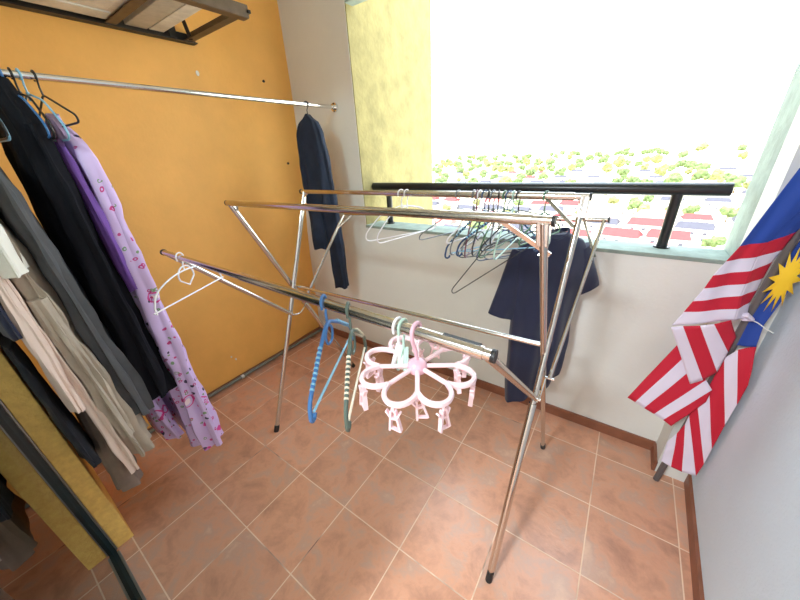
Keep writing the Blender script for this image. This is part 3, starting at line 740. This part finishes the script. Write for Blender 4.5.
for (z, hw, th) in prof2:
    q = (1.15-z)/0.82; ring = []
    for j in range(80):
        a = 2*PI*j/80; ca, sa = math.cos(a), math.sin(a)
        u = hw*math.copysign(abs(ca)**0.85, ca); w = th*math.copysign(abs(sa)**0.7, sa)
        fold = math.sin(u*52+q*1.8+(2 if sa > 0 else 0))*0.012*q+noise.noise(V((u*9, sa, z*6)))*0.012*min(1, q*4)
        w += fold
        sag = -0.075*q*(u+hw)/(2*hw)*-1 if False else 0
        zz = z + (0.09*(u/hw)*q*q)
        ring.append(tpt(u+0.012*q, w, zz))
    rings.append(ring)
MB().loft(rings, navy).build('body', ts)
for s in (-1, 1):
    rings = []
    L0 = 0.185 if s > 0 else 0.33
    base = V((s*0.135, 1.075)); tip = V((s*0.215, 0.87)) if s > 0 else V((-0.225, 0.755))
    d = (tip-base).normalized(); n_ = V((-d.y, d.x))
    for i in range(14):
        q = i/13; c_ = base.lerp(tip, q); wv = lerp(0.066, 0.078, q); ring = []
        for j in range(36):
            a = 2*PI*j/36; e = wv*math.cos(a); w = 0.030*math.sin(a)+noise.noise(V((e*20, q*3, s)))*0.008
            ring.append(tpt(c_.x+n_.x*e, w, c_.y+n_.y*e))
        rings.append(ring)
    MB().loft(rings, navy).build('sleeve', ts)
col = [tpt(0.072*math.cos(a), 0.032*math.sin(a), 1.146+0.016*abs(math.cos(a))-0.018*(math.sin(a) < 0)*abs(math.sin(a))) for a in [2*PI*i/30 for i in range(30)]]
MB().tube(col, 0.0065, navy, closed=True, n=8, flat=1.5).build('collar', ts)
tag(MB().beam(tpt(-0.022, 0.020, 1.132), tpt(0.022, 0.020, 1.138), 0.002, 0.006, whitep).build('neck_label', ts, smooth=False), 'small white neck label')
hanger('clothes_hanger', 'black hanger inside the navy T-shirt', (hb.x, hb.y, hb.z), ra, 'wire', blackw, w=0.14, r=0.0025, bar_r=0.0095)

# ------------------------------------------------------------------ flag on its pole
CP = V((0, 0, 1.5))
def P3(px, py, y):
    r = Rm @ V((px-400, -(py-300), -310.29)); return CP+r*(y/r.y)
fg = thing('flag_on_pole', 'red and white striped flag with blue canton and yellow star on a leaning pole', 'flag', (0.412, 1.48, 0))
pa, pb = V((0.400, 1.475, 0.006)), V((0.498, 1.49, 1.95))
pole = MB().tube([pa, pb], 0.0125, pole_m, n=14).build('flag_pole', fg)
def sheet(corn, names, nu, nv, m_list, seed, amp, bulge=0.0, yfun=None):
    """corn: list of (t, left point, right point) rows down the sheet; columns split by stripes"""
    pass
fm = MB()
def patch(rows, nfine, colour, seed, amp=0.006, nv=26, dirw=V((0, 1, 0))):
    """rows: list of (A, B) pairs, stripe boundaries; stripes run from A to B. colour[k]: material between boundary k and k+1"""
    pts = []; cm = []
    for k in range(len(rows)-1):
        for i in range(nfine+(1 if k == len(rows)-2 else 0)):
            q = i/nfine
            A = rows[k][0].lerp(rows[k+1][0], q); B = rows[k][1].lerp(rows[k+1][1], q); row = []
            for j in range(nv+1):
                s = j/nv; p = A.lerp(B, s)
                w = noise.noise(V((p.x*9+seed, p.z*5, seed)))*amp*1.6+math.sin(s*7+p.z*9+seed)*amp*0.7
                row.append(p+dirw*w*math.sin(PI*min(1, max(0.08, s))*0.9+0.2))
            pts.append(row); cm.append(colour[min(k, len(colour)-1)])
    fm.grid(pts, fl_red, lambda i, j: cm[i])
RD, WH, BL = fl_red, fl_white, fl_blue
# front sheet A: left edge free, right edge folded back to the pole
Lb = [(672, 326), (684, 312), (693, 301), (704, 288), (713, 275), (726, 261), (740, 246), (812, 152), (826, 132)]
Rb = [(735, 320), (738, 309), (741, 296), (746, 284), (751, 271), (757, 257), (768, 242), (826, 186), (842, 166)]
yl, yr_ = 1.34, 1.40
rows = []
for i, (l, r) in enumerate(zip(Lb, Rb)):
    rows.append((P3(*l, 1.33+0.006*i), P3(*r, 1.385+0.003*i)))
patch(rows, 5, [WH, RD, WH, RD, WH, RD, BL, BL], 1.0, 0.007)
# A2: turned strip between fold and pole
Pb = [(746, 318), (750, 302), (757, 290), (763, 278), (772, 262), (782, 250), (796, 232), (846, 180), (860, 162)]
rows2 = [(r[1]+V((0, 0.002, 0)), P3(*p, 1.452)) for r, p in zip(rows, Pb)]
patch(rows2, 4, [WH, RD, WH, RD, WH, RD, BL, BL], 2.0, 0.003, nv=10)
# B: sheet hanging under the fold with stripes running down to the pole
Tb = [(671, 327), (683, 326), (700, 325.5), (714, 324), (731, 320)]
Bb = [(690, 384), (703, 380), (717, 372), (728, 352), (736, 337)]
rowsB = [(P3(*a, 1.355), P3(*b, 1.42)) for a, b in zip(Tb, Bb)]
patch(rowsB, 5, [WH, RD, WH, RD], 3.0, 0.004, nv=14)
# C: lower left tail
Ta = [(677, 345), (684, 357), (693, 368), (706, 380), (712, 390), (706, 402)]
Ba = [(627.5, 397.5), (635, 402), (644, 408), (654, 414), (663, 420), (671, 426)]
rowsC = [(P3(*a, 1.43), P3(*b, 1.40)) for a, b in zip(Ta, Ba)]
patch(rowsC, 5, [RD, WH, RD, WH, RD], 4.0, 0.004, nv=14)
# D: right of the pole: blue field with star, then diagonal stripes
Tl = [(741, 348), (747, 346), (760, 340), (770, 335)]
# blue area
rowsE = [(P3(731, 345, 1.475), P3(756, 347, 1.45)), (P3(745, 322, 1.475), P3(764, 325, 1.45)), (P3(762, 294, 1.478), P3(790, 290, 1.45)), (P3(806, 232, 1.48), P3(820, 232, 1.45)), (P3(835, 188, 1.485), P3(845, 190, 1.46))]
patch(rowsE, 8, [BL], 5.0, 0.003, nv=18)
SB = [(757, 346), (738, 350), (724, 358), (709, 386), (697, 402), (689, 415), (685, 424), (677, 433), (667, 442)]
SE = [(748, 385), (737, 405), (725, 425), (712, 449), (704, 464), (696, 476), (682, 472), (671, 467), (661, 461)]
rowsD = []
for i, (a, b) in enumerate(zip(SB, SE)):
    rowsD.append((P3(*a, 1.455), P3(*b, 1.41+0.004*i)))
patch(rowsD, 5, [RD, WH, RD, WH, RD, WH, RD, WH], 6.0, 0.006, nv=22)
cl = fm.build('flag_cloth', fg, solid=0.0012)
# yellow star (flat, sewn on the blue field)
sc_ = P3(799, 272, 1.452); 
star = MB(); k_ = star.mat(fl_yel)
cpx, cpy = 786, 279
ax1 = V((23, -33)); ax2 = V((13, 9))
pts = []
for i in range(28):
    a = 2*PI*i/28; r = 1.0 if i % 2 == 0 else 0.5
    pts.append(P3(cpx+(ax1.x*math.cos(a)+ax2.x*math.sin(a))*r*0.98, cpy+(ax1.y*math.cos(a)+ax2.y*math.sin(a))*r*0.98, 1.440-0.012*0))
b0 = len(star.v); star.v.extend(pts); star.v.append(sum(pts, V((0, 0, 0)))/28)
for i in range(28): star.f.append([b0+i, b0+(i+1) % 28, b0+28]); star.mi.append(k_)
st = tag(star.build('flag_star', cl, solid=0.0015), 'yellow many pointed star')
# tie
kn = P3(745, 317, 1.435)
MB().tube([kn+V((-0.018, 0, 0.0)), kn+V((0, -0.01, 0.012)), kn+V((0.016, 0, -0.004)), kn+V((0.0, 0.012, -0.012))], 0.009, fl_white, n=8).build('tie_knot', fg)
MB().tube([kn, P3(758, 323, 1.44), P3(766, 329, 1.44), P3(773, 333, 1.445)], 0.0018, string_m, n=6).build('tie_string', fg)

# ------------------------------------------------------------------ the town outside
ZGND = -31
ground = simple('pale_ground', lin(214, 205, 180), 0.95, var=0.2, vscale=0.02)
leaf   = simple('tree_leaf', (0.10, 0.145, 0.045, 1), 0.8, var=0.5, vscale=0.6)
leaf2  = simple('tree_leaf_yellow', (0.18, 0.19, 0.06, 1), 0.8, var=0.5, vscale=0.6)
bark   = simple('bark', lin(120, 96, 72), 0.9)
hw_m   = simple('house_wall', lin(240, 232, 222), 0.85)
hw2_m  = simple('house_wall_pink', lin(240, 205, 196), 0.85)
rf_red = simple('roof_red', lin(158, 44, 44), 0.8, var=0.15, vscale=0.5)
rf_grey= simple('roof_grey', lin(62, 60, 70), 0.8, var=0.15, vscale=0.5)
rf_pink= simple('roof_pink', lin(190, 96, 90), 0.8, var=0.15, vscale=0.5)
win_m  = simple('window_grey', lin(66, 66, 78), 0.4)
struct(MB().box((-4500, 20, ZGND-1), (2500, 5000, ZGND), ground).build('ground', smooth=False))
def house(w, d, h, rh, wm, rm, nwin):
    t = thing('house', 'h', 'house')
    MB().box((-w/2, -d/2, 0), (w/2, d/2, h), wm).build('wall', t, smooth=False)
    o = 0.5
    r = MB(); k = r.mat(rm)
    r.v += [V(p) for p in ((-w/2-o, -d/2-o, h), (w/2+o, -d/2-o, h), (w/2+o, d/2+o, h), (-w/2-o, d/2+o, h), (-w/2+0.5, 0, h+rh), (w/2-0.5, 0, h+rh))]
    for f in ([0, 1, 5, 4], [1, 2, 5], [2, 3, 4, 5], [3, 0, 4], [3, 2, 1, 0]): r.f.append(f); r.mi.append(k)
    r.build('roof', t, smooth=False)
    for i in range(nwin):
        x = -w/2+w*(i+0.5)/nwin
        for z in (h*0.28, h*0.7):
            MB().box((x-0.7, -d/2-0.08, z-0.65), (x+0.7, -d/2+0.05, z+0.65), win_m).build('window', t, smooth=False)
    return t
protos = [house(13, 9, 6.2, 2.6, hw_m, rf_red, 3), house(13, 9, 6.2, 2.4, hw_m, rf_grey, 3), house(12, 9, 6.0, 2.6, hw2_m, rf_pink, 3)]
lab = ['white two storey house with a red pitched roof in the town below', 'white two storey house with a grey roof in the town below', 'pinkish house with a pale pink roof in the town below']
used = [False]*3; HS = []
rr = random.Random(3)
def place_house(k, x, y, rz, grp, sc=1.0):
    o = protos[k] if not used[k] else copy_tree(protos[k])
    used[k] = True; HS.append((x, y, 6.4)); sc = rr.uniform(0.62, 0.8)
    o.location = (x, y, ZGND); o.rotation_euler.z = rz; o.scale = (sc, sc, sc)
    o['label'] = lab[k]; o['category'] = 'house'; o['group'] = grp[k]
G = ['red roofed houses in the town below', 'grey roofed houses in the town below', 'pink roofed houses in the town below']
cells = []
for row, (y, step) in enumerate([(108, 13), (124, 12.5), (142, 13), (162, 14), (184, 15), (210, 17), (242, 19), (285, 22), (335, 26), (400, 34)]):
    x = -0.92*y
    while x < 0.27*y:
        q = x/y
        if rr.random() < 0.66:
            k = rr.choice([0, 1, 1, 2]) if q > -0.15 else rr.choice([1, 1, 2, 0, 1])
            if y < 140 and q > -0.1: k = rr.choice([0, 0, 2])
            place_house(k, x+rr.uniform(-.6, .6), y+rr.uniform(-1.5, 1.5), rr.uniform(-0.2, 0.1), G)
            x += step
        else:
            cells.append((x, y)); x += step*0.7
def tree_mesh(m, seed, h=9, w=4.5):
    bm = bmesh.new(); rnd = random.Random(seed)
    for k in range(6):
        c = V((rnd.uniform(-w*.5, w*.5), rnd.uniform(-w*.5, w*.5), h*0.62+rnd.uniform(-.14, .2)*h)); r = w*rnd.uniform(0.42, 0.62)
        g = bmesh.ops.create_icosphere(bm, subdivisions=2, radius=r, matrix=Matrix.Translation(c))
        for v in g['verts']:
            n_ = noise.noise(v.co*0.8+V((seed, 0, 0))); v.co = c+(v.co-c)*(1+n_*0.7)
    me = bpy.data.meshes.new('crown'); bm.to_mesh(me); bm.free(); me.materials.append(m)
    return me
def tree_proto(m, seed):
    t = thing('tree', 'x', 'tree')
    o = bpy.data.objects.new('crown', tree_mesh(m, seed)); COL.objects.link(o); o.parent = t
    MB().tube([(0, 0, -0.1), (0, 0, 6)], [0.35, 0.22], bark, n=8).build('trunk', t)
    return t
tp = [tree_proto(leaf, 1), tree_proto(leaf, 2), tree_proto(leaf2, 3)]
tl = ['dark green tree growing among the distant houses', 'bushy dark green tree in the distant town', 'yellow green tree growing among the distant houses']
tg = ['dark green trees in the town', 'bushy trees in the town', 'yellow green trees in the town']
tu = [False]*3
def place_tree(x, y, sc):
    k = rr.choice([0, 1, 2])
    o = tp[k] if not tu[k] else copy_tree(tp[k]); tu[k] = True
    o.location = (x, y, ZGND); o.rotation_euler.z = rr.uniform(0, 6); s = sc*rr.uniform(0.8, 1.2); o.scale = (s, s, s)
    o['label'] = tl[k]; o['category'] = 'tree'; o['group'] = tg[k]
TR = []
def free(x, y, r):
    if any((x-a)**2+(y-b)**2 < (r+c)**2 for a, b, c in TR): return False
    return True
for x, y, r in HS: TR.append((x, y, r))
for x, y in cells:
    for k in range(3):
        a, b = x+rr.uniform(-5, 5), y+rr.uniform(-4, 6)
        if free(a, b, 3.2): TR.append((a, b, 3.2)); place_tree(a, b, 0.62)
cnt = 0; tries = 0
while cnt < 150 and tries < 6000:
    tries += 1
    y = 265+750*rr.random()**1.5; q = rr.uniform(-0.60, 0.26); sc = 0.75+y/1100
    if free(q*y, y, 4.6*sc): TR.append((q*y, y, 4.6*sc)); place_tree(q*y, y, sc); cnt += 1
# ------------------------------------------------------------------ light
w = bpy.data.worlds.new('sky'); S.world = w; w.use_nodes = True; nt = w.node_tree
bg = nt.nodes['Background']; tc = N(nt, 'ShaderNodeTexCoord'); sp = N(nt, 'ShaderNodeSeparateXYZ'); L(nt, tc.outputs['Generated'], sp.inputs[0])
cr = N(nt, 'ShaderNodeValToRGB'); cr.color_ramp.elements[0].position = 0.0; cr.color_ramp.elements[0].color = (0.84, 0.93, 1.0, 1)
cr.color_ramp.elements[1].position = 0.75; cr.color_ramp.elements[1].color = (0.70, 0.86, 1.0, 1)
L(nt, sp.outputs[2], cr.inputs['Fac']); L(nt, cr.outputs['Color'], bg.inputs[0]); bg.inputs[1].default_value = 3.7
sun = bpy.data.lights.new('sun', 'SUN'); sun.energy = 8.0; sun.angle = math.radians(0.6); sun.color = (1, 0.95, 0.84)
so = bpy.data.objects.new('sun', sun); COL.objects.link(so)
sd = V((-0.15, -0.55, 0.85)).normalized()      # towards the sun
so.rotation_euler = sd.to_track_quat('Z', 'Y').to_euler()
# added cool fill light, unseen behind the camera, brightens the balcony
def fill_light(loc, size, power, colr):
    a = bpy.data.lights.new('fill_light', 'AREA'); a.shape = 'DISK'; a.size = size; a.energy = power; a.color = colr
    o = bpy.data.objects.new('fill_light', a); COL.objects.link(o); o.location = loc
    return o
fill_light((-0.7, -1.6, CE-0.06), 0.5, 80, (0.82, 0.92, 1.0))
S.view_settings.view_transform = 'Standard'; S.view_settings.look = 'None'
S.view_settings.exposure = 0.9; S.view_settings.gamma = 1.0; S.view_settings.use_curve_mapping = False
S.cycles.max_bounces = 10; S.cycles.diffuse_bounces = 6; S.cycles.sample_clamp_indirect = 6.0
bpy.context.view_layer.update()
